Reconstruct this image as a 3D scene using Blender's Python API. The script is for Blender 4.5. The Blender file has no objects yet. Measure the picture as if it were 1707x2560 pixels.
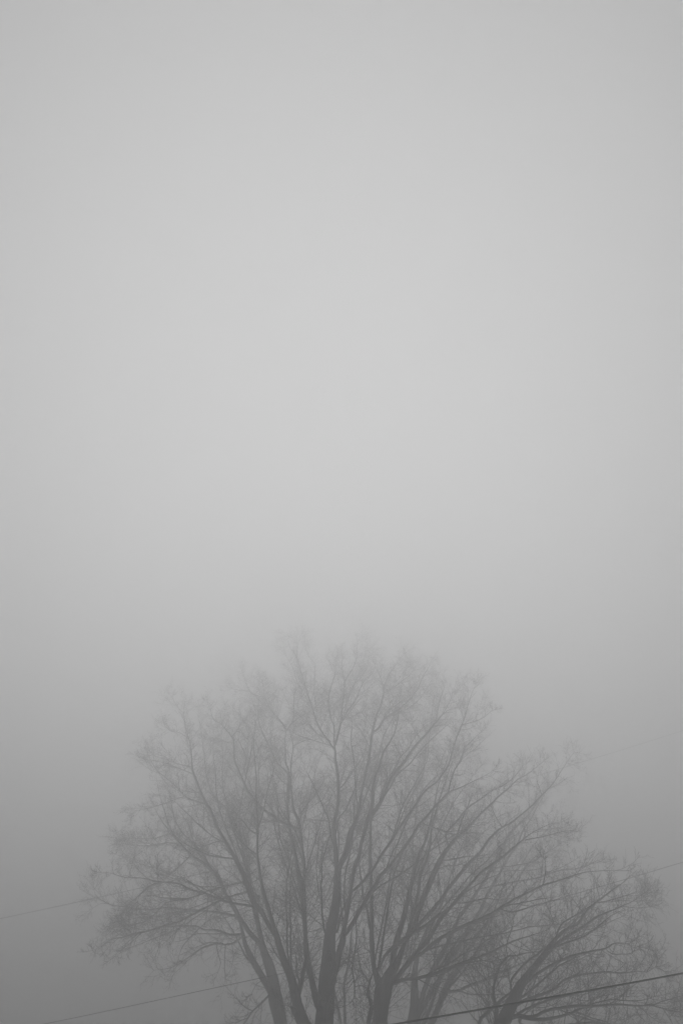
import bpy, math, random
import numpy as np
from mathutils import Vector

sc = bpy.context.scene
COL = sc.collection
RNG = np.random.default_rng(7)
R = math.radians

# ------------------------------------------------------------------ camera
CAM_H = 1.6
PITCH = 51.9                      # degrees above the horizon
FPX = 1800.0                      # focal length in pixels of the 1707 x 2560 photograph
cam_d = bpy.data.cameras.new('camera')
cam = bpy.data.objects.new('camera', cam_d)
COL.objects.link(cam)
cam.location = (0, 0, CAM_H)
cam.rotation_euler = (R(90 + PITCH), 0, 0)
cam_d.sensor_fit = 'VERTICAL'
cam_d.sensor_height = 36.0
cam_d.lens = 36.0 * FPX / 2560.0
cam_d.clip_start = 0.05
cam_d.clip_end = 3000
sc.camera = cam

FW = np.array([0, math.cos(R(PITCH)), math.sin(R(PITCH))])
UP = np.array([0, -math.sin(R(PITCH)), math.cos(R(PITCH))])
RT = np.array([1.0, 0, 0])
EYE = np.array([0, 0, CAM_H])


def at(x, y, Y):
    """Point of the place seen at photo pixel (x, y), Y metres in front of the camera over the ground."""
    d = FW + RT * ((x - 853.5) / FPX) + UP * ((1280 - y) / FPX)
    return EYE + d * (Y / d[1])


# ------------------------------------------------------------------ fog and light
SUN_ELEV, SUN_AZ = 61.0, -1.0      # where the fog is brightest
FOG_DENSITY = 0.098
FOG_ANISO = 0.72
FOG_TOP = 18.8

world = bpy.data.worlds.new('World')
sc.world = world
world.use_nodes = True
nt = world.node_tree
bg = nt.nodes['Background']
sky = nt.nodes.new('ShaderNodeTexSky')
sky.sky_type = 'NISHITA'
sky.sun_disc = False
sky.sun_elevation = R(SUN_ELEV)
sky.sun_rotation = R(SUN_AZ)
sky.air_density = 1.0
sky.dust_density = 0.0
grey = nt.nodes.new('ShaderNodeRGBToBW')          # the photograph is black and white
nt.links.new(sky.outputs[0], grey.inputs[0])
nt.links.new(grey.outputs[0], bg.inputs[0])
bg.inputs[1].default_value = 0.095

sun_d = bpy.data.lights.new('sun', 'SUN')
sun_d.energy = 1.5
sun_d.angle = R(80)
sun_d.color = (1, 1, 1)
sun = bpy.data.objects.new('sun', sun_d)
COL.objects.link(sun)
to_sun = Vector((math.sin(R(SUN_AZ)) * math.cos(R(SUN_ELEV)), math.cos(R(SUN_AZ)) * math.cos(R(SUN_ELEV)), math.sin(R(SUN_ELEV))))
sun.rotation_euler = to_sun.to_track_quat('Z', 'Y').to_euler()
sun.location = to_sun * 60

sc.view_settings.view_transform = 'Standard'
sc.view_settings.look = 'None'
sc.view_settings.gamma = 1
sc.view_settings.use_curve_mapping = False
sc.view_settings.exposure = 0.33
cy = sc.cycles
cy.use_denoising = True
cy.denoising_prefilter = 'NONE'
cy.volume_bounces = 2
cy.max_bounces = 8


# ------------------------------------------------------------------ materials
def material(name):
    m = bpy.data.materials.new(name)
    m.use_nodes = True
    return m, m.node_tree, m.node_tree.nodes['Principled BSDF']


def bark(name, dark, pale, scale):
    m, t, p = material(name)
    co = t.nodes.new('ShaderNodeTexCoord')
    mp = t.nodes.new('ShaderNodeMapping')
    mp.inputs['Scale'].default_value = (scale, scale, scale * 0.18)
    n = t.nodes.new('ShaderNodeTexNoise')
    n.inputs['Scale'].default_value = 1.0
    n.inputs['Detail'].default_value = 6
    n.inputs['Roughness'].default_value = 0.65
    cr = t.nodes.new('ShaderNodeValToRGB')
    cr.color_ramp.elements[0].position = 0.35
    cr.color_ramp.elements[0].color = (dark, dark, dark, 1)
    cr.color_ramp.elements[1].position = 0.7
    cr.color_ramp.elements[1].color = (pale, pale, pale, 1)
    bp = t.nodes.new('ShaderNodeBump')
    bp.inputs['Strength'].default_value = 0.6
    bp.inputs['Distance'].default_value = 0.02
    t.links.new(co.outputs['Object'], mp.inputs[0])
    t.links.new(mp.outputs[0], n.inputs['Vector'])
    t.links.new(n.outputs['Fac'], cr.inputs[0])
    t.links.new(n.outputs['Fac'], bp.inputs['Height'])
    t.links.new(cr.outputs[0], p.inputs['Base Color'])
    t.links.new(bp.outputs[0], p.inputs['Normal'])
    p.inputs['Roughness'].default_value = 0.95
    p.inputs['Specular IOR Level'].default_value = 0.1
    return m


BARK = bark('wet_bark', 0.02, 0.06, 14)
TWIG = bark('twig_bark', 0.025, 0.05, 30)
m, t, p = material('cable_rubber')
nn = t.nodes.new('ShaderNodeTexNoise')
nn.inputs['Scale'].default_value = 40
cr = t.nodes.new('ShaderNodeValToRGB')
cr.color_ramp.elements[0].color = (0.015, 0.015, 0.015, 1)
cr.color_ramp.elements[1].color = (0.035, 0.035, 0.035, 1)
t.links.new(nn.outputs['Fac'], cr.inputs[0])
t.links.new(cr.outputs[0], p.inputs['Base Color'])
p.inputs['Roughness'].default_value = 0.7
CABLE = m
m, t, p = material('wet_grass')
nn = t.nodes.new('ShaderNodeTexNoise')
nn.inputs['Scale'].default_value = 0.6
nn.inputs['Detail'].default_value = 8
cr = t.nodes.new('ShaderNodeValToRGB')
cr.color_ramp.elements[0].color = (0.03, 0.03, 0.03, 1)
cr.color_ramp.elements[1].color = (0.09, 0.09, 0.09, 1)
t.links.new(nn.outputs['Fac'], cr.inputs[0])
t.links.new(cr.outputs[0], p.inputs['Base Color'])
p.inputs['Roughness'].default_value = 0.9
GRASS = m


# ------------------------------------------------------------------ mesh helpers
def link_mesh(name, verts, quads, mat, parent=None, smooth=True):
    me = bpy.data.meshes.new(name)
    verts = np.asarray(verts, np.float32)
    quads = np.asarray(quads, np.int32)
    me.vertices.add(len(verts))
    me.vertices.foreach_set('co', verts.ravel())
    me.loops.add(quads.size)
    me.loops.foreach_set('vertex_index', quads.ravel())
    me.polygons.add(len(quads))
    me.polygons.foreach_set('loop_start', np.arange(0, quads.size, quads.shape[1], dtype=np.int32))
    me.polygons.foreach_set('use_smooth', np.full(len(quads), smooth))
    me.update(calc_edges=True)
    me.materials.append(mat)
    o = bpy.data.objects.new(name, me)
    COL.objects.link(o)
    if parent is not None:
        o.parent = parent
        o.matrix_parent_inverse = parent.matrix_world.inverted()
    return o


def tubes(P, Rad, sides):
    """P (K, n, 3), Rad (K, n) -> vertices and quads of K separate tubes of the same number of points."""
    K, n, _ = P.shape
    T = np.empty_like(P)
    T[:, 1:-1] = P[:, 2:] - P[:, :-2]
    T[:, 0] = P[:, 1] - P[:, 0]
    T[:, -1] = P[:, -1] - P[:, -2]
    T /= np.linalg.norm(T, axis=2, keepdims=True) + 1e-9
    main = T.mean(axis=1)
    ref = np.where(np.abs(main[:, 2:3]) > 0.8, np.array([[0.0, 1.0, 0.0]]), np.array([[0.0, 0.0, 1.0]]))
    ref = np.repeat(ref[:, None, :], n, axis=1)
    U = np.cross(T, ref)
    U /= np.linalg.norm(U, axis=2, keepdims=True) + 1e-9
    V = np.cross(T, U)
    a = np.arange(sides) * 2 * np.pi / sides
    ring = U[:, :, None, :] * np.cos(a)[None, None, :, None] + V[:, :, None, :] * np.sin(a)[None, None, :, None]
    verts = P[:, :, None, :] + ring * Rad[:, :, None, None]
    base = (np.arange(K) * n * sides)[:, None, None]
    i = (np.arange(n - 1) * sides)[None, :, None]
    j = np.arange(sides)[None, None, :]
    j2 = (j + 1) % sides
    q = np.stack([base + i + j, base + i + sides + j, base + i + sides + j2, base + i + j2], axis=-1)
    return verts.reshape(-1, 3), q.reshape(-1, 4)


def smooth_line(pts, rad, step):
    """Catmull-Rom through the points, evenly resampled."""
    pts = np.asarray(pts, float)
    rad = np.asarray(rad, float)
    n = len(pts)
    ext = np.vstack([2 * pts[0] - pts[1], pts, 2 * pts[-1] - pts[-2]])
    out, rr = [], []
    for i in range(n - 1):
        p0, p1, p2, p3 = ext[i], ext[i + 1], ext[i + 2], ext[i + 3]
        k = max(2, int(np.linalg.norm(p2 - p1) / step) + 1)
        for u in np.linspace(0, 1, k, endpoint=False):
            out.append(0.5 * (2 * p1 + (p2 - p0) * u + (2 * p0 - 5 * p1 + 4 * p2 - p3) * u * u + (3 * p1 - p0 - 3 * p2 + p3) * u ** 3))
            rr.append(rad[i] * (1 - u) + rad[i + 1] * u)
    out.append(pts[-1])
    rr.append(rad[-1])
    return np.array(out), np.array(rr)


def grow(T0, P0, spread, length, radius, npts, tropism, wiggle):
    """Children starting at P0 with parent directions T0: (K, npts, 3) polylines."""
    K = len(P0)
    rnd = RNG.normal(size=(K, 3))
    side = rnd - (rnd * T0).sum(1, keepdims=True) * T0
    side /= np.linalg.norm(side, axis=1, keepdims=True) + 1e-9
    d = np.cos(spread)[:, None] * T0 + np.sin(spread)[:, None] * side
    P = np.empty((K, npts, 3))
    P[:, 0] = P0
    seg = length / (npts - 1)
    for i in range(1, npts):
        d = d + RNG.normal(size=(K, 3)) * wiggle
        d[:, 2] += tropism
        d /= np.linalg.norm(d, axis=1, keepdims=True) + 1e-9
        P[:, i] = P[:, i - 1] + d * seg[:, None]
    tp = np.linspace(1, 0.55, npts)
    return P, radius[:, None] * tp[None, :]


def sample_along(P, count, lo=0.15, hi=1.0):
    """count random places on each polyline of P: points, directions, fraction along, index."""
    K, n, _ = P.shape
    f = (np.arange(count)[None, :] + RNG.uniform(0, 1, (K, count))) / count
    f = lo + f * (hi - lo)
    g = np.clip(f * (n - 1), 0, n - 1.0001)
    i = g.astype(int)
    u = (g - i)[..., None]
    idx = np.arange(K)[:, None]
    A, B = P[idx, i], P[idx, i + 1]
    pts = A * (1 - u) + B * u
    t = B - A
    t /= np.linalg.norm(t, axis=2, keepdims=True) + 1e-9
    return pts.reshape(-1, 3), t.reshape(-1, 3), f.ravel(), np.repeat(np.arange(K), count)


# ------------------------------------------------------------------ trees
# every limb: 'x,y,w x,y,w ...' = where the limb runs and how thick it is; k = how much it leans away (+) or towards us (-)
TARGET = 13.0      # shoots per cell of the crown


class Tree:
    def __init__(self, name, label, trunk, Y, k, foot, dens, cat='tree', group=None):
        self.name, self.label, self.dens, self.cat, self.group = name, label, dens, cat, group
        self.limbs = []
        self.foot = foot
        self.lean = k
        self.trunk = self.make(trunk, k, Y)

    def parse(self, s):
        return np.array([[float(v) for v in q.split(',')] for q in s.split()])

    def make(self, s, k, Y0=None):
        a = self.parse(s)
        px, w = a[:, :2], a[:, 2]
        start = None
        if Y0 is None:
            best = None
            for L in [self.trunk] + self.limbs:
                d = np.hypot(L['px'][:, 0] - px[0, 0], L['px'][:, 1] - px[0, 1]) - L['w'] * 0.4
                i = int(np.argmin(d))
                if best is None or d[i] < best[0]:
                    best = (d[i], L, i)
            _, L, i = best
            Y0 = L['Y'][i]
            start = (L['px'][i], L['Y'][i])
            if np.hypot(*(L['px'][i] - px[0])) > 2:
                px = np.vstack([L['px'][i], px])
                w = np.concatenate([[min(w[0] * 1.15, L['w'][i])], w])
        seg = np.hypot(np.diff(px[:, 0]), np.diff(px[:, 1]))
        s_ = np.concatenate([[0], np.cumsum(seg)]) * (Y0 * 1.08 / FPX)       # metres, roughly
        Y = Y0 + k * s_ + (np.concatenate([[0], np.cumsum(RNG.normal(0, 0.04, len(seg)))]))
        pts = np.array([at(px[i, 0], px[i, 1], Y[i]) for i in range(len(px))])
        dist = np.linalg.norm(pts - EYE, axis=1)
        rad = (w * (0.64 + 0.29 * np.clip((w - 6) / 16, 0, 1))) * dist / FPX / 2      # the fog blurs thin limbs wider than they are
        # densify in photo space so that later limbs find the nearest place on this one
        dpx, dY, dw = [], [], []
        for i in range(len(px) - 1):
            n = max(2, int(seg[i] / 4))
            for u in np.linspace(0, 1, n, endpoint=False):
                dpx.append(px[i] * (1 - u) + px[i + 1] * u)
                dY.append(Y[i] * (1 - u) + Y[i + 1] * u)
                dw.append(w[i] * (1 - u) + w[i + 1] * u)
        dpx.append(px[-1]); dY.append(Y[-1]); dw.append(w[-1])
        return dict(px=np.array(dpx), Y=np.array(dY), w=np.array(dw), pts=pts, rad=rad, w0=w[0])

    def add(self, text):
        for line in text.strip().splitlines():
            line = line.strip()
            if not line:
                continue
            k = None
            if line.startswith('k'):
                head, line = line.split(' ', 1)
                k = float(head[1:])
                if k > -0.15:
                    k += 0.3
            if k is None:
                k = float(RNG.uniform(0.1, 0.95))
            self.limbs.append(self.make(line, k))

    def back(self, times, least):
        """Thinner branches on the far side of the crown, behind the ones that can be traced."""
        for L in list(self.limbs) * times:
            px, w = L['px'], L['w']
            n = len(px)
            if L['w0'] < least or n < 22:
                continue
            i0 = int(n * RNG.uniform(0.08, 0.35))
            idx = np.unique(np.linspace(i0, n - 1, 9).astype(int))
            P, W = px[idx], w[idx]
            a = RNG.uniform(0.08, 0.3) * RNG.choice([-1, 1])
            q = P - P[0]
            rot = np.array([[math.cos(a), -math.sin(a)], [math.sin(a), math.cos(a)]])
            q = q @ rot.T * RNG.uniform(0.75, 0.95)
            P = P[0] + q + np.cumsum(RNG.normal(0, 2.5, q.shape), axis=0) * (np.arange(len(q)) > 0)[:, None]
            W = np.clip(W * 0.5, 1.6, 6)
            text = ' '.join('%.1f,%.1f,%.1f' % (x, y, ww) for (x, y), ww in zip(P, W))
            far = self.make(text, float(RNG.uniform(0.9, 1.5)))
            far['far'] = True
            self.limbs.append(far)

    def build(self):
        tr = self.trunk
        fx, fy = self.foot
        foot = np.array([tr['pts'][0][0] + fx, tr['pts'][0][1] + fy - 0.6 * self.lean * tr['pts'][0][2], -0.15])
        p0, r0 = tr['pts'][0], tr['rad'][0]
        low = [foot, foot * 0.93 + p0 * 0.07, foot * 0.8 + p0 * 0.2, foot * 0.45 + p0 * 0.55]
        lowr = [r0 * 2.1, r0 * 1.6, r0 * 1.35, r0 * 1.15]
        tpts = np.vstack([low, tr['pts']])
        trad = np.concatenate([lowr, tr['rad']])
        root = bpy.data.objects.new(self.name, None)
        COL.objects.link(root)
        root.location = (foot[0], foot[1], 0)
        root.empty_display_size = 0.5
        root['label'] = self.label
        root['category'] = self.cat
        if self.group:
            root['group'] = self.group
        bpy.context.view_layer.update()
        lines = []
        P, rr = smooth_line(tpts, trad, 0.12)
        rr = rr * (1 + RNG.normal(0, 0.02, len(rr)))
        v, q = tubes(P[None], rr[None], 14)
        link_mesh('trunk', v, q, BARK, root)
        lines.append((P, rr, True, 1.0))
        for L in self.limbs:
            P, rr = smooth_line(L['pts'], L['rad'], 0.1)
            jit = RNG.normal(0, 0.0012, P.shape)
            jit[0] = 0
            P = P + jit + np.cumsum(RNG.normal(0, 0.0012, P.shape), axis=0)
            u = np.linspace(0, 1, len(rr))
            rr = rr * (1 - 0.55 * np.clip((u - 0.75) / 0.25, 0, 1))          # tips run out thin
            rr = np.maximum(rr * (1 + RNG.normal(0, 0.03, len(rr))), 0.0028)
            v, q = tubes(P[None], rr[None], 10 if L['w0'] > 8 else 6)
            link_mesh('limb' if L['w0'] >= 6 else 'branch', v, q, BARK, root)
            lines.append((P, rr, False, 0.8 if L.get('far') else 1.0))
        self.twigs(lines, root)
        return root

    def twigs(self, lines, root):
        S, T, LEN, RD = [], [], [], []
        for P, rr, is_trunk, dn in lines:
            seg = np.linalg.norm(np.diff(P, axis=0), axis=1)
            cum = np.concatenate([[0], np.cumsum(seg)])
            tot = cum[-1]
            s = 0.25 if not is_trunk else 4.6
            while s < tot:
                i = min(int(np.searchsorted(cum, s)), len(P) - 1)
                r = rr[i]
                t = P[i] - P[i - 1] if i > 0 else P[1] - P[0]
                t = t / (np.linalg.norm(t) + 1e-9)
                thick = r > 0.045
                if (not thick) or RNG.random() < 0.6:
                    S.append(P[i]); T.append(t)
                    f = s / tot
                    L = RNG.uniform(0.35, 0.95) * (0.9 if thick else 1.08 - 0.5 * f)
                    LEN.append(L); RD.append(min(0.0055, max(r * 0.45, 0.0032)))
                s += RNG.uniform(0.6, 1.4) * (0.105 if not thick else 0.16) * (1 + 0.7 * (s / tot) ** 3) / dn
            # the limb's own end goes on as a spray of twigs
            for _ in range(2):
                S.append(P[-1]); T.append((P[-1] - P[-2]) / (np.linalg.norm(P[-1] - P[-2]) + 1e-9))
                LEN.append(RNG.uniform(0.18, 0.42)); RD.append(0.004)
        self.buds = tuple(map(np.array, (S, T, LEN, RD)))
        self.root = root

    def leafless_twigs(self, grid):
        S, T, LEN, RD = self.buds
        root = self.root
        crowd = np.empty(len(S))
        for i, p in enumerate(S):
            gx, gz = p[0] / CELL - 0.5, p[2] / CELL - 0.5
            x0, z0 = int(math.floor(gx)), int(math.floor(gz))
            u, w = gx - x0, gz - z0
            crowd[i] = sum(grid.get((x0 + a, z0 + b), 0) * (u if a else 1 - u) * (w if b else 1 - w) for a in (0, 1) for b in (0, 1))
        prob = np.clip(TARGET * self.dens / np.maximum(crowd, 1), 0, 1.5)
        copies = np.floor(prob + RNG.random(len(S))).astype(int)
        S, T, LEN, RD = (np.repeat(v, copies, axis=0) for v in (S, T, LEN, RD))
        K = len(S)
        sp = RNG.uniform(0.4, 1.05, K)
        trop = np.clip(RNG.normal(0.06, 0.06, K), -0.08, 0.2)
        P1, R1 = grow(T, S, sp, LEN, RD, 7, trop, 0.06)
        n2 = 7
        s2, t2, f2, i2 = sample_along(P1, n2, 0.15, 1.0)
        L2 = LEN[i2] * RNG.uniform(0.28, 0.62, len(i2)) * (1.15 - 0.5 * f2)
        P2, R2 = grow(t2, s2, RNG.uniform(0.5, 1.1, len(i2)), L2, np.minimum(0.0029, RD[i2] * 0.7), 5, np.clip(RNG.normal(0.08, 0.1, len(i2)), -0.1, 0.3), 0.08)
        n3 = 3
        s3, t3, f3, i3 = sample_along(P2, n3, 0.2, 1.0)
        L3 = L2[i3] * RNG.uniform(0.3, 0.6, len(i3))
        P3, R3 = grow(t3, s3, RNG.uniform(0.45, 1.0, len(i3)), L3, np.full(len(i3), 0.0020), 3, np.full(len(i3), 0.05), 0.09)
        vs, qs, off = [], [], 0
        for PP, RR, sd in ((P1, R1, 5), (P2, R2, 3), (P3, R3, 3)):
            v, q = tubes(PP, RR, sd)
            vs.append(v); qs.append(q + off); off += len(v)
        o = link_mesh('twigs', np.vstack(vs), np.vstack(qs), TWIG, root)
        o['kind'] = 'stuff'


# ---- main tree: thick forked trunk in the middle
C = Tree('bare_tree', 'tallest bare tree with the thickest forked trunk, centre, its limbs reaching the crown top',
         '806,2700,46 808,2620,44 810,2560,42 815,2497,38 817,2447,36 822,2385,31 825,2335,26 835,2285,23 842,2235,21 843,2200,19 845,2172,18', 11.2, 0.42, (0.0, -0.2), 1.0)
C.add('''
k0.35 843,2185,15 840,2150,14 838,2112,12 835,2075,12 837,2050,11 845,2012,10 845,1975,10 844,1937,11 838,1900,12 838,1880,12 836,1862,11
k0.5 836,1862,7 835,1850,6 834,1817,5 825,1792,5 821,1767,5 820,1742,5 825,1720,4 832,1700,4 837,1680,3 840,1650,2
k0.4 837,1862,9 845,1832,8 852,1805,8 853,1790,7 856,1760,6 860,1735,5.5 862,1705,5 872,1687,4 885,1665,3.5 892,1640,3 894,1605,2.5 905,1587,2
861,1705,3 857,1687,3 855,1662,2.5 857,1642,2
855,1802,5 867,1780,5 887,1750,4 900,1720,4 910,1702,3 927,1687,2.5 945,1680,2
855,1805,4 875,1780,3.5 897,1752,3 915,1735,2
k0.3 834,1872,7 820,1852,6 805,1830,6 792,1805,6 782,1772,5 772,1742,5 760,1705,4 750,1672,4 741,1640,3 727,1622,2.5 715,1590,2
741,1640,2.5 746,1607,2 752,1585,1.5
825,1852,4 792,1835,4 772,1812,3.5 755,1802,3 740,1797,2
829,1865,4 800,1857,4 767,1847,3.5 747,1840,3 725,1827,2.5
k0.3 846,2168,17 862,2137,16 870,2105,16 875,2080,15 887,2055,13 895,2025,11 900,1995,10 907,1957,9 917,1912,9 920,1905,10 925,1867,9 930,1830,9 937,1800,8 940,1787,7 950,1767,6 957,1737,5 960,1715,5 970,1690,4 985,1665,3 1000,1645,2.5 1012,1632,2
958,1730,3 955,1705,3 945,1680,2.5 937,1662,2
960,1732,3.5 980,1722,3 1000,1707,3 1020,1692,2.5 1035,1677,2
k0.4 932,1830,9 945,1822,8 962,1797,7 985,1782,6 1007,1765,6 1030,1742,5 1045,1720,4 1055,1695,3.5 1070,1670,2.5 1080,1645,2
950,1810,5 975,1775,4 1000,1755,3 1022,1740,2
924,1870,4 915,1852,4 905,1832,3 890,1812,3 882,1795,2
932,1822,4 917,1800,3 905,1780,2.5
k0.05 828,2460,20 832,2440,20 847,2385,18 857,2350,17 860,2325,13 865,2297,13 872,2260,12 877,2225,11 882,2187,12 887,2162,12 897,2140,12 902,2112,11 910,2082,12 917,2050,13 925,2032,14 930,2007,12 932,1975,11 935,1945,9 945,1922,9 955,1887,8 960,1875,7 975,1852,6 987,1827,5 995,1792,4 997,1755,3 1003,1720,2
k0.15 927,2040,13 950,2007,12 962,1980,11 972,1955,10 987,1932,10 1010,1907,10 1017,1895,10 1037,1867,9 1052,1850,8 1070,1830,7 1085,1810,6 1105,1787,5 1122,1775,4 1155,1767,2
1090,1800,3 1095,1767,3 1102,1740,2.5 1110,1722,2
1105,1787,3 1125,1750,2.5 1130,1730,2
1077,1820,3 1105,1812,3 1130,1817,2
1052,1850,4 1035,1825,3 1027,1805,2
1010,1905,4 992,1875,3 985,1855,2
967,1950,4 965,1927,4 945,1907,3 932,1890,2
k-0.05 862,2335,14 882,2307,13 892,2287,12 907,2262,12 920,2237,12 940,2210,11 945,2195,11 967,2172,10 987,2147,9 1010,2117,9 1030,2090,9 1045,2065,9 1065,2042,8 1087,2015,8 1105,1997,8 1120,1980,7 1150,1967,5 1180,1952,4 1205,1940,3 1230,1925,2
1120,1980,5 1125,1955,5 1137,1922,4 1152,1902,4 1162,1870,3 1170,1862,3 1202,1830,2
k-0.3 1057,2060,5 1092,2072,5 1127,2085,5 1155,2086,4 1180,2082,3 1230,2087,2
k-0.4 1020,2112,3 1035,2115,3 1055,2125,3 1070,2137,3 1095,2150,2.5
k-0.4 970,2172,4 992,2177,4 1025,2185,4 1050,2190,3 1080,2177,2.5
k0.1 877,2230,8 905,2207,9 922,2182,9 935,2167,9 957,2130,9 975,2107,9 987,2087,8 1002,2065,8 1017,2042,8 1035,2017,7 1050,1995,7 1065,1975,6 1090,1957,5 1105,1937,5 1120,1915,5 1130,1880,5 1137,1855,5 1147,1830,5 1157,1805,4 1167,1772,4 1177,1740,3 1190,1705,2
1155,1812,3 1180,1805,3 1205,1795,2.5 1230,1775,2
842,2330,8 850,2292,7 865,2260,6 880,2225,5 890,2180,4
k0.5 812,2330,7 806,2292,6 804,2247,6 802,2210,6 804,2200,6 805,2162,5 812,2132,5 825,2087,4 840,2060,3 850,2030,2.5
k0.5 800,2515,22 787,2480,17 780,2447,15 773,2415,17 768,2385,15 765,2347,13 764,2310,13 762,2285,14 760,2255,16 757,2215,18 746,2175,12 740,2137,11 732,2100,11 725,2062,9 720,2020,9 721,2000,11 723,1962,12 722,1925,9 716,1905,7 714,1855,6 716,1827,6
716,1827,5 700,1802,5 680,1780,4 667,1760,4 660,1740,3 657,1715,3 652,1692,2
660,1742,3.5 642,1740,3 625,1730,3 612,1700,2.5 605,1675,2
625,1729,2.5 600,1726,2 580,1722,1.5
718,1825,5 732,1800,5 733,1770,4 735,1742,4 739,1717,3 740,1690,2
722,1817,4 745,1795,4 780,1775,3 810,1750,2
722,1940,6 712,1925,6 700,1915,6 692,1905,6 675,1872,6 662,1845,6 652,1822,5 645,1797,4 646,1755,3 650,1720,2
650,1825,4 620,1817,3 600,1790,2
717,1962,4 700,1947,4 685,1927,3 680,1907,3 672,1880,2
k0.3 759,2225,12 760,2162,9 755,2125,9 751,2087,9 747,2060,10 740,2040,10 732,2020,9 727,1975,6 726,1940,6 727,1905,5 732,1867,4 727,1842,4 725,1825,3
732,1865,3 760,1852,3 790,1840,2
k0.1 742,2073,9 720,2065,9 695,2050,9 665,2030,9 640,2007,9 615,1970,8 600,1935,7 587,1900,7 585,1860,6 579,1842,5 562,1822,4 552,1810,3.5 535,1800,3 527,1775,2.5 517,1750,2
585,1858,3 565,1855,3 542,1846,3 512,1847,2
582,1840,3 595,1822,3 605,1805,2
612,1957,5 618,1925,4 625,1895,4 632,1850,3 638,1815,2
622,1897,3.5 605,1870,3 595,1842,2
k0.7 760,2205,5 767,2170,5 777,2137,4 787,2105,4 795,2075,4 810,2030,3 825,2000,2.5 835,1970,2
750,2055,4 752,2035,3 760,2022,3 777,2002,3 787,1987,3 810,1950,2
835,2055,4 800,2051,3.5 767,2051,3 752,2060,2.5
845,1975,5 860,1960,5 880,1930,4 900,1900,3 915,1870,2
k0.25 800,2665,36 785,2612,32 760,2560,28 750,2535,27 744,2510,24 739,2485,22 729,2447,20 714,2410,18 701,2372,17 691,2340,16 682,2310,12 670,2267,12 661,2237,10 656,2210,9 650,2170,9 646,2137,8 646,2100,7 646,2062,7 643,2025,6 641,1987,6 642,1950,5 640,1925,5 638,1890,4 635,1867,4 640,1830,3 643,1792,2.5
k-0.2 745,2540,18 735,2528,15 727,2517,11
k0.1 744,2495,13 753,2462,12 758,2435,12 764,2405,12 767,2385,10
k0.5 692,2345,13 672,2315,12 655,2282,12 637,2260,14 625,2235,14 617,2210,13 612,2195,14 587,2145,12 565,2107,10 542,2065,10 527,2027,9 507,1992,8 490,1950,8 481,1925,7 479,1895,6 474,1855,5 466,1830,4.5 460,1790,4 461,1755,2.5
645,2140,6 632,2130,5 620,2120,5 605,2107,4 585,2080,3
645,2085,5 625,2075,4 605,2050,4 580,2042,3 560,2035,2
648,2060,4 660,2025,4 667,1987,4 677,1950,3 685,1925,3 690,1890,2
720,2047,4 685,2055,3 645,2052,3 602,2047,2.5 575,2040,2
720,1982,4 680,1987,3.5 647,1995,3 615,2005,2.5 590,2012,2
517,2012,5 480,2000,5 462,1990,5 440,1967,4 415,1945,4 392,1925,3 377,1900,2.5 362,1870,2
462,1991,3 435,2000,3 410,2010,3 375,2020,2.5 345,2027,2 328,2037,1.5
502,1982,3 470,1980,3 450,1975,2.5
557,2105,4 525,2085,4 500,2065,4 480,2045,3.5 457,2022,3 440,2005,2
560,2103,4 532,2107,4 502,2122,4 480,2137,3
482,1935,4 445,1920,3.5 410,1907,3 382,1902,2.5 350,1895,2
480,1917,3 450,1911,3 410,1897,2.5 385,1890,2
472,1847,3 450,1832,2.5 427,1827,2.5 412,1812,2
459,1785,2.5 440,1762,2 430,1742,2
k0.25 587,2147,6 545,2142,6 520,2137,6 502,2130,6 482,2120,5 460,2107,5 445,2097,4
k0.25 622,2229,7 592,2237,6 552,2250,6 500,2277,6 470,2292,6 445,2305,6 420,2312,5.5 375,2325,5 340,2332,5 307,2342,4 282,2346,4 260,2360,3 232,2375,2
k0.25 657,2275,8 622,2264,7 585,2258,7 560,2253,7 540,2245,6 514,2235,6 475,2224,6 443,2210,6 396,2206,5 357,2197,4 314,2195,4 279,2185,3 253,2183,2
k0.25 613,2204,6 561,2217,5 518,2228,5 496,2238,5 475,2245,5 443,2246,5 407,2244,4 382,2237,3 372,2232,2
475,2245,5 450,2250,5 417,2256,4 400,2272,3.5 367,2302,3 340,2310,2.5 317,2320,2
405,2207,4 382,2211,4 360,2227,4 340,2247,3 322,2260,2.5 305,2290,2
k-0.5 889,2300,4 892,2342,4 887,2385,4 882,2422,4 887,2460,3.5 885,2497,3 872,2512,2.5 850,2520,2
882,2445,3 865,2460,2.5 842,2455,2
887,2467,2.5 907,2465,2.5 920,2480,2
''')

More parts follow.
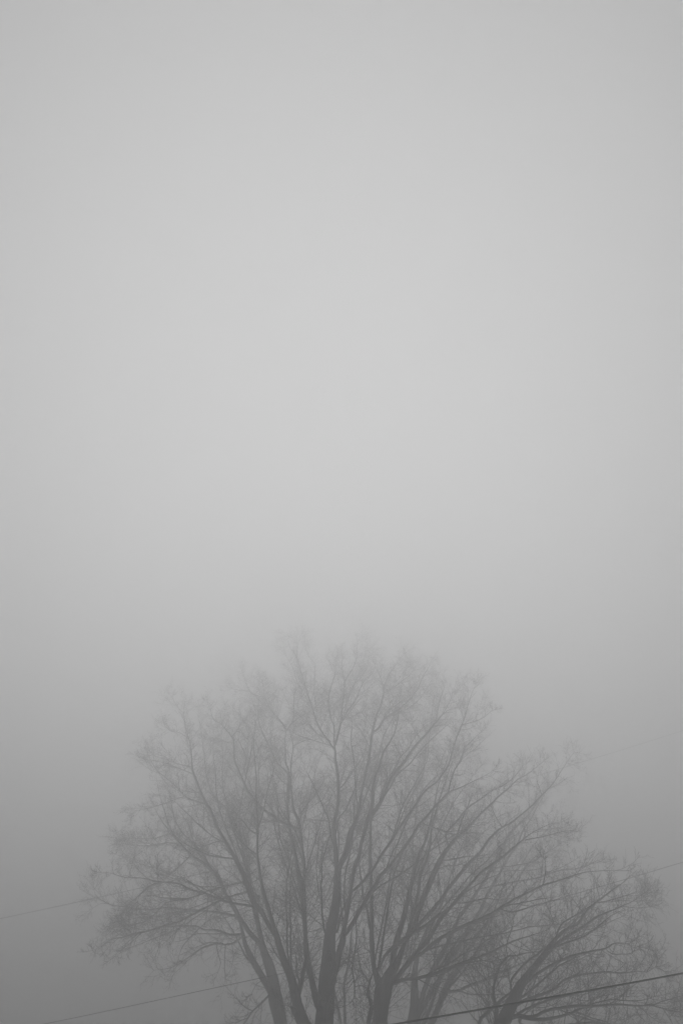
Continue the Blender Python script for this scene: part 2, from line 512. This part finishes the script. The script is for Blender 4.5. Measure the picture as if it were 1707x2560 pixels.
# ---- left tree
A = Tree('bare_tree', 'bare tree leaning left, its twin stems meet just left of the forked central trunk',
         '722,2700,32 712,2620,30 702,2560,28 694,2520,31 687,2487,30 682,2447,24 672,2410,22 660,2380,18 653,2347,14 646,2315,13', 14.0, 0.4, (0.35, -0.1), 1.0)
A.add('''
k0.15 688,2495,20 668,2465,16 651,2435,16 629,2397,16 612,2360,13 605,2330,10 598,2300,8 585,2270,6 568,2245,5 556,2215,4 540,2175,3 527,2150,2.5
k0.3 646,2315,13 637,2275,14 625,2225,13 616,2170,11 609,2137,10 602,2100,9 590,2080,9 577,2055,8 567,2025,7 542,2000,6 527,1975,5 517,1942,5 514,1912,4 511,1887,4 506,1847,3.5 501,1812,3 496,1792,2.5 500,1767,2
601,2100,7 599,2050,6 601,2025,5 607,1987,5 615,1945,4 620,1912,4 620,1870,3 625,1830,3 635,1800,2
612,2105,4 622,2075,4 630,2040,3.5 637,2015,3 645,1985,2
k0.1 657,2378,14 645,2355,12 627,2335,12 612,2315,13 600,2297,13 580,2262,12 567,2242,11 552,2207,10 532,2177,9 512,2160,9 477,2137,8 452,2110,7 437,2090,6 425,2065,5 415,2035,5 407,2010,4 400,1985,3.5 395,1957,3 392,1937,2
437,2090,4 410,2060,4 395,2035,3 385,2015,2
428,2084,4 380,2097,4 345,2095,3 315,2096,2.5 295,2080,2
452,2112,5 420,2107,4 380,2115,4 340,2114,3 312,2110,3 292,2112,2
522,2166,9 510,2137,8 497,2122,7 472,2097,6 457,2082,6 440,2052,5 432,2020,4 430,2007,3 425,1980,2.5
477,2137,4 460,2155,4 432,2180,4 405,2202,3 385,2214,2
k0.25 597,2292,9 545,2282,7 500,2277,6 450,2274,6 412,2270,6 375,2275,5 342,2274,5 315,2269,4 282,2265,4 255,2260,3 230,2272,2
282,2265,3 257,2252,2.5 242,2242,2 235,2225,1.5
k0.25 606,2335,8 575,2337,7 543,2326,7 511,2324,6 486,2315,6 429,2316,5 410,2318,3
k0.25 606,2342,6 582,2358,6 560,2361,5 542,2359,5 507,2370,5 482,2387,4 455,2405,4 437,2422,3 425,2442,2
542,2359,3 545,2385,3 552,2407,2.5 545,2430,2
564,2362,3 562,2405,3 563,2447,2
580,2360,2.5 584,2395,2.5 577,2425,2
450,2402,3 430,2418,2.5 385,2425,2
588,2285,3 560,2295,3 530,2297,3 505,2315,3 482,2337,3 460,2362,3 450,2385,2.5 447,2400,2
k-0.1 675,2485,7 655,2507,6 632,2527,5 620,2545,5 608,2562,4 585,2590,3
660,2450,3 642,2460,2 630,2485,2
''')

# ---- right tree: trunk that fans out
F = Tree('bare_tree', 'bare tree whose dark trunk fans into right-leaning limbs, next to the tallest tree',
         '948,2700,32 949,2620,31 950,2560,30 953,2510,34 957,2480,40 966,2455,30 980,2420,18', 12.0, 0.22, (0.0, 0.1), 1.0)
F.add('''
k0.3 953,2480,20 945,2450,18 935,2422,13 931,2385,14 929,2335,13 929,2295,12 928,2247,11 927,2200,11 925,2150,11 926,2112,10 926,2075,9 928,2040,8 932,2005,6 940,1965,5 950,1930,4 958,1895,2.5
929,2330,8 922,2310,8 918,2275,7 908,2245,7 905,2210,6 902,2195,6 898,2162,5 895,2130,4 890,2095,2.5
k0.6 937,2432,8 945,2420,8 951,2385,8 957,2347,8 965,2297,8 970,2260,8 978,2215,8 984,2187,7 995,2155,6 1012,2120,5 1035,2092,4 1055,2070,3 1070,2040,2
k0.35 979,2425,15 987,2365,15 1002,2310,15 1015,2260,13 1025,2217,12 1035,2175,11 1047,2132,10 1060,2107,9 1070,2075,8 1078,2040,7 1085,2010,6 1090,1980,5 1097,1955,4 1110,1915,3 1125,1880,2
k-0.35 945,2425,9 960,2390,9 980,2370,10 1000,2355,10 1017,2340,10 1042,2325,10 1065,2312,9 1085,2295,8 1105,2282,7 1125,2267,7 1142,2255,6 1160,2235,5 1180,2220,4 1215,2200,3 1250,2185,2
k-0.4 1142,2258,4 1170,2256,4 1212,2247,3 1245,2250,2.5 1290,2245,2
k0.2 975,2440,20 990,2415,18 1007,2370,12 1020,2330,9 1032,2290,9 1042,2250,10 1047,2218,11 1050,2187,10 1065,2150,9 1075,2112,8 1080,2062,7 1090,2025,6 1100,1990,5 1115,1945,4 1130,1900,3 1150,1860,2
k0.1 1010,2360,12 1022,2338,12 1037,2310,13 1047,2275,13 1057,2247,15 1070,2218,16 1085,2182,15 1100,2150,14 1120,2120,11 1137,2097,10 1162,2077,9 1182,2055,8 1200,2035,7 1225,2012,7 1245,1992,6 1270,1972,5 1292,1950,4.5 1320,1935,4 1342,1917,3 1362,1900,2
1120,2118,7 1115,2085,6 1145,2050,6 1170,2020,6 1205,1995,5 1230,1977,4 1260,1962,4 1287,1940,3 1310,1910,2
1145,2047,3 1155,2060,3 1165,2075,2
1140,2095,6 1150,2062,6 1160,2035,5 1168,2015,4 1180,1990,3
1105,2150,5 1120,2150,5 1145,2145,5 1170,2140,4 1200,2138,3 1240,2130,2
1102,2140,4 1095,2112,4 1090,2085,3
k-0.3 1090,2175,4 1115,2165,4 1142,2163,3 1170,2150,2
k0.1 1020,2340,9 1060,2297,11 1080,2275,11 1105,2245,10 1117,2225,10 1137,2200,10 1155,2177,10 1177,2152,10 1200,2130,9 1217,2105,8 1235,2085,7 1252,2070,6 1280,2055,6 1305,2035,5 1335,2010,5 1355,1987,4.5 1377,1965,4 1392,1945,3 1407,1922,3 1420,1902,2.5 1435,1880,2
1252,2066,3 1237,2040,3 1227,2017,2
1352,1985,2.5 1342,1957,2 1340,1935,1.5
k0.0 980,2450,15 992,2445,13 1015,2415,12 1035,2390,12 1052,2372,12 1070,2350,12 1090,2317,11 1105,2295,11 1130,2267,10 1152,2240,9 1180,2210,8 1205,2182,8 1230,2165,8 1255,2147,8 1280,2125,7 1305,2105,6 1330,2085,4 1370,2065,3 1410,2055,2
1312,2100,4 1355,2092,3.5 1400,2080,3 1435,2075,2
k-0.2 988,2450,10 1030,2400,9 1055,2382,10 1080,2360,10 1105,2342,10 1125,2332,9 1150,2320,9 1180,2305,9 1205,2295,9 1230,2282,8 1255,2265,8 1285,2247,7 1325,2227,6 1357,2212,5.5 1405,2197,5 1452,2182,4 1505,2176,3 1550,2176,2
1225,2284,4 1265,2265,4 1290,2260,4 1322,2253,3 1355,2247,3 1395,2242,2
1247,2272,4 1280,2280,4 1322,2268,3.5 1340,2262,3 1378,2252,2.5 1410,2245,2
1357,2212,3 1362,2175,2.5 1360,2150,2
k-0.35 982,2458,12 1005,2450,9 1042,2446,9 1070,2440,9 1092,2432,9 1120,2422,9 1145,2412,9 1167,2402,7 1195,2393,6 1230,2380,6 1262,2362,5 1292,2350,5 1320,2341,4 1340,2335,3 1370,2325,2
1155,2410,4 1180,2405,4 1212,2401,3 1232,2407,2.5 1245,2415,2
k-0.1 948,2610,13 922,2570,12 926,2535,12 930,2515,10 921,2485,9 927,2450,8 936,2425,6
''')

# ---- paler tree behind, thin straight stems leaning right
G = Tree('bare_tree', 'paler bare tree of slim straight stems between the fanning trunk and the low tree',
         '1030,2700,30 1031,2620,28 1032,2560,26 1036,2522,22 1036,2485,20 1036,2435,15 1040,2405,13 1048,2370,11 1060,2340,10 1080,2300,9 1100,2265,8 1115,2230,7 1125,2190,6 1140,2150,5 1160,2100,3', 14.6, 0.4, (-0.1, 0.1), 1.0)
G.add('''
k0.1 1034,2550,18 1042,2535,18 1055,2492,13 1070,2447,13 1085,2415,12 1110,2372,12 1130,2330,11 1147,2292,11 1167,2265,10 1192,2227,9 1210,2200,9 1230,2165,9 1247,2132,8 1260,2107,8 1275,2082,7 1297,2057,6 1322,2032,5 1340,2005,4 1352,1990,3 1370,1960,2
1194,2223,5 1230,2217,5 1280,2206,6 1342,2195,5 1392,2177,4 1442,2170,4 1480,2157,3 1505,2155,2
1230,2170,4 1280,2165,4 1327,2155,4 1355,2137,3 1385,2120,2 1405,2105,2 1440,2097,1.5
1235,2180,3 1280,2177,3 1325,2176,3 1375,2165,2
k0.15 1036,2555,16 1048,2530,16 1080,2480,13 1105,2435,13 1122,2402,12 1147,2365,11 1165,2335,11 1180,2310,11 1200,2277,10 1215,2242,9 1230,2213,8 1252,2177,8 1272,2140,7 1292,2112,6 1305,2080,6 1325,2050,5 1340,2022,4 1355,1995,3 1370,1970,2
k0.2 1031,2640,18 1050,2610,17 1072,2570,16 1092,2525,15 1108,2487,17 1115,2472,16 1130,2442,15 1155,2415,11 1170,2380,10 1195,2340,10 1212,2315,9 1235,2287,9 1252,2267,7 1275,2235,6 1290,2212,5 1312,2170,5 1330,2150,4 1345,2137,3 1370,2125,2
k0.2 1045,2610,13 1057,2565,12 1070,2535,10 1085,2492,10 1100,2455,9
k-0.3 1112,2480,10 1145,2477,8 1170,2465,8 1195,2457,8 1230,2440,7 1255,2430,6 1280,2420,5 1310,2405,4 1345,2390,3
1147,2477,5 1175,2486,5 1217,2487,4 1255,2486,3 1290,2490,2
1180,2460,4 1170,2437,4 1162,2422,3
''')

# ---- low tree at the right edge
I = Tree('bare_tree', 'low dense bare tree leaning right at the bottom right, crossed by the thick dark cable',
         '1215,2700,38 1232,2620,36 1247,2575,33 1258,2553,30 1275,2517,25 1282,2500,22 1300,2464,20 1318,2440,17 1336,2417,16 1352,2397,15 1373,2371,15', 11.3, 0.25, (-0.4, 0.0), 0.9)
I.add('''
1372,2370,12 1390,2345,10 1415,2322,8 1442,2310,7 1465,2277,6 1490,2255,5 1520,2232,4 1552,2210,3 1575,2190,2
1386,2350,6 1402,2312,5 1422,2297,5 1455,2277,4 1487,2257,4 1510,2240,3 1535,2215,2
1377,2370,10 1415,2342,9 1455,2317,8 1490,2292,6 1522,2277,5 1552,2265,4 1580,2252,3 1610,2232,2
1555,2266,2.5 1595,2270,2 1625,2267,1.5
1490,2258,3.5 1527,2250,3 1567,2238,2.5 1592,2228,2
1378,2370,6 1415,2357,6 1450,2345,5 1470,2335,5 1505,2307,4 1527,2290,3 1560,2275,2
1290,2485,11 1300,2475,10 1315,2457,8 1340,2435,8 1377,2412,8 1412,2395,7 1435,2387,7 1475,2377,6 1512,2370,5 1535,2357,4 1565,2360,3 1592,2365,2
1400,2400,4 1395,2385,3 1382,2377,2
1512,2370,3 1530,2385,3 1580,2385,2
1284,2500,9 1315,2487,7 1347,2460,6 1382,2430,5 1400,2415,4 1430,2400,3 1460,2390,2
1275,2520,12 1315,2500,9 1365,2482,8 1385,2472,7 1407,2452,6 1440,2440,6 1477,2435,5.5 1515,2432,5 1555,2435,4.5 1595,2430,4 1615,2432,3 1640,2417,2
1617,2428,2 1632,2405,2 1642,2387,1.5
1640,2420,2 1662,2430,1.5
1262,2545,12 1290,2540,10 1332,2542,9 1365,2527,8 1397,2520,8 1435,2515,8 1472,2514,7 1510,2513,6 1545,2511,6 1585,2514,5 1630,2514,4 1650,2507,3.5 1682,2497,3 1710,2490,2
1630,2514,3.5 1652,2520,3 1670,2526,3 1707,2531,2
1475,2511,4 1505,2504,4 1527,2500,4 1560,2502,3.5 1597,2502,3 1635,2490,2
1475,2505,3 1470,2482,3 1470,2450,2.5 1465,2417,2
1292,2541,9 1315,2545,9 1352,2547,9 1390,2542,8 1427,2532,7 1455,2520,6 1490,2516,4
1440,2530,4 1480,2545,3 1515,2555,3 1545,2575,2
1567,2513,2.5 1567,2540,2 1562,2560,2
1655,2520,2.5 1675,2552,2 1690,2580,1.5
1228,2620,15 1239,2570,13 1239,2535,11 1240,2522,11 1230,2490,10 1233,2460,8 1240,2430,7 1247,2412,7 1262,2395,7 1270,2388,6 1285,2387,5 1312,2380,4 1340,2377,3 1365,2370,2
1267,2390,4 1265,2365,3.5 1272,2340,3 1280,2317,2.5 1285,2290,2
1266,2367,3 1252,2355,2.5 1252,2327,2
1247,2415,3 1225,2402,2 1212,2385,1.5
1280,2490,8 1275,2457,7 1285,2440,7 1305,2417,6 1322,2402,6 1340,2390,6 1360,2375,5 1375,2360,4 1400,2335,3
1232,2630,10 1197,2560,9 1225,2525,9 1255,2497,9 1278,2478,8
1300,2560,8 1350,2570,7 1420,2562,6 1490,2556,5 1560,2570,4
1258,2560,8 1310,2525,7 1360,2505,6 1420,2490,5 1490,2475,4 1540,2470,3
''')

# ---- thin stem between the two dark trunks
E = Tree('bare_sapling', 'thin faint bare sapling rising in the gap between the two dark trunks',
         '863,2700,10 862,2620,10 862,2560,9 861,2510,8 860,2460,8 867,2427,8 875,2372,7 877,2340,5 885,2300,4 900,2250,3 915,2200,2', 15.3, 0.1, (0.0, 0.2), 0.7, cat='sapling')
E.add('''
k-0.1 861,2650,9 853,2570,9 847,2535,9 840,2497,7 835,2465,5 833,2430,3
868,2425,3 880,2400,2.5 890,2370,2
861,2510,3 850,2480,2.5 846,2450,2
''')

C.back(1, 3.6)
C.back(1, 8)
A.back(1, 5)
G.back(1, 9)
F.back(1, 11)
ALL = (C, A, F, G, I, E)
for T_ in ALL:
    T_.build()
# every limb bears twigs, but where many limbs crowd together each bears fewer: shoots need light
CELL = 0.45
grid = {}
for T_ in ALL:
    for p_ in T_.buds[0]:
        key = (int(p_[0] // CELL), int(p_[2] // CELL))
        grid[key] = grid.get(key, 0) + 1
cnt = np.array(sorted(grid.values()))
print('buds', cnt.sum(), 'cells', len(cnt), np.percentile(cnt, [10, 25, 50, 75, 90, 99]))
for T_ in ALL:
    T_.leafless_twigs(grid)


# ------------------------------------------------------------------ overhead cables
def cable(label, pix, Ys, dia):
    a = np.array([at(x, y, Y) for (x, y), Y in zip(pix, Ys)])
    P, _ = smooth_line(a, np.full(len(a), dia / 2), 0.4)
    lo = P[0] + (P[0] - P[3]) / np.linalg.norm(P[0] - P[3]) * np.linspace(14, 0.5, 20)[:, None]
    hi = P[-1] + (P[-1] - P[-4]) / np.linalg.norm(P[-1] - P[-4]) * np.linspace(0.5, 14, 20)[:, None]
    P = np.vstack([lo, P, hi])
    v, q = tubes(P[None], np.full((1, len(P)), dia / 2), 8)
    o = link_mesh('overhead_cable', v, q, CABLE)
    o['label'] = label
    o['category'] = 'cable'
    o['group'] = 'overhead cables crossing the trees'


cable('thickest darkest cable, crossing the low tree in the bottom right corner',
      [(900, 2573), (992, 2559.5), (1147, 2533), (1290, 2508), (1433, 2483), (1570, 2458.5), (1707, 2433)], [7.4, 7.4, 7.35, 7.3, 7.25, 7.2, 7.15], 0.0145)
cable('thin cable rising from bottom left corner across the dark trunks to the right edge',
      [(60, 2570), (200, 2542), (480, 2482), (760, 2421), (950, 2373), (1131, 2320), (1300, 2274), (1411, 2242), (1560, 2199), (1707, 2155)], [11.5, 11.5, 11.6, 11.7, 11.8, 11.9, 12, 12.1, 12.2, 12.3], 0.008)
cable('faintest highest cable behind the crown, leaving by the right edge above the others',
      [(0, 2297), (200, 2254), (420, 2204), (700, 2135), (1000, 2046), (1250, 1968), (1411, 1918), (1560, 1872.5), (1707, 1826)], [17.8, 17.8, 17.9, 18, 18.2, 18.4, 18.6, 18.8, 19], 0.017)

# ------------------------------------------------------------------ ground and air
n = 60
g = np.linspace(-260, 260, n + 1)
X, Yg = np.meshgrid(g, g, indexing='ij')
Z = 0.12 * np.sin(X * 0.13) * np.cos(Yg * 0.11) + 0.05 * np.sin(X * 0.7 + Yg * 0.5)
Z -= 0.15 * np.exp(-(X ** 2 + Yg ** 2) / 900)
v = np.stack([X, Yg, Z], -1).reshape(-1, 3)
ii, jj = np.meshgrid(np.arange(n), np.arange(n), indexing='ij')
a0 = (ii * (n + 1) + jj).ravel()
q = np.stack([a0, a0 + n + 1, a0 + n + 2, a0 + 1], -1)
ground = link_mesh('ground', v, q, GRASS)
ground['kind'] = 'structure'

h, b, tp = 270.0, -1.5, FOG_TOP
v = [(-h, -h, b), (h, -h, b), (h, h, b), (-h, h, b), (-h, -h, tp), (h, -h, tp), (h, h, tp), (-h, h, tp)]
q = [(0, 3, 2, 1), (4, 5, 6, 7), (0, 1, 5, 4), (1, 2, 6, 5), (2, 3, 7, 6), (3, 0, 4, 7)]
fm = bpy.data.materials.new('fog_air')
fm.use_nodes = True
ft = fm.node_tree
for nd in list(ft.nodes):
    if nd.type != 'OUTPUT_MATERIAL':
        ft.nodes.remove(nd)
pv = ft.nodes.new('ShaderNodeVolumePrincipled')
pv.inputs['Color'].default_value = (0.95, 0.95, 0.95, 1)
pv.inputs['Density'].default_value = FOG_DENSITY
pv.inputs['Anisotropy'].default_value = FOG_ANISO
ft.links.new(pv.outputs[0], ft.nodes['Material Output'].inputs['Volume'])
haze = link_mesh('haze', v, q, fm, smooth=False)
haze['kind'] = 'stuff'
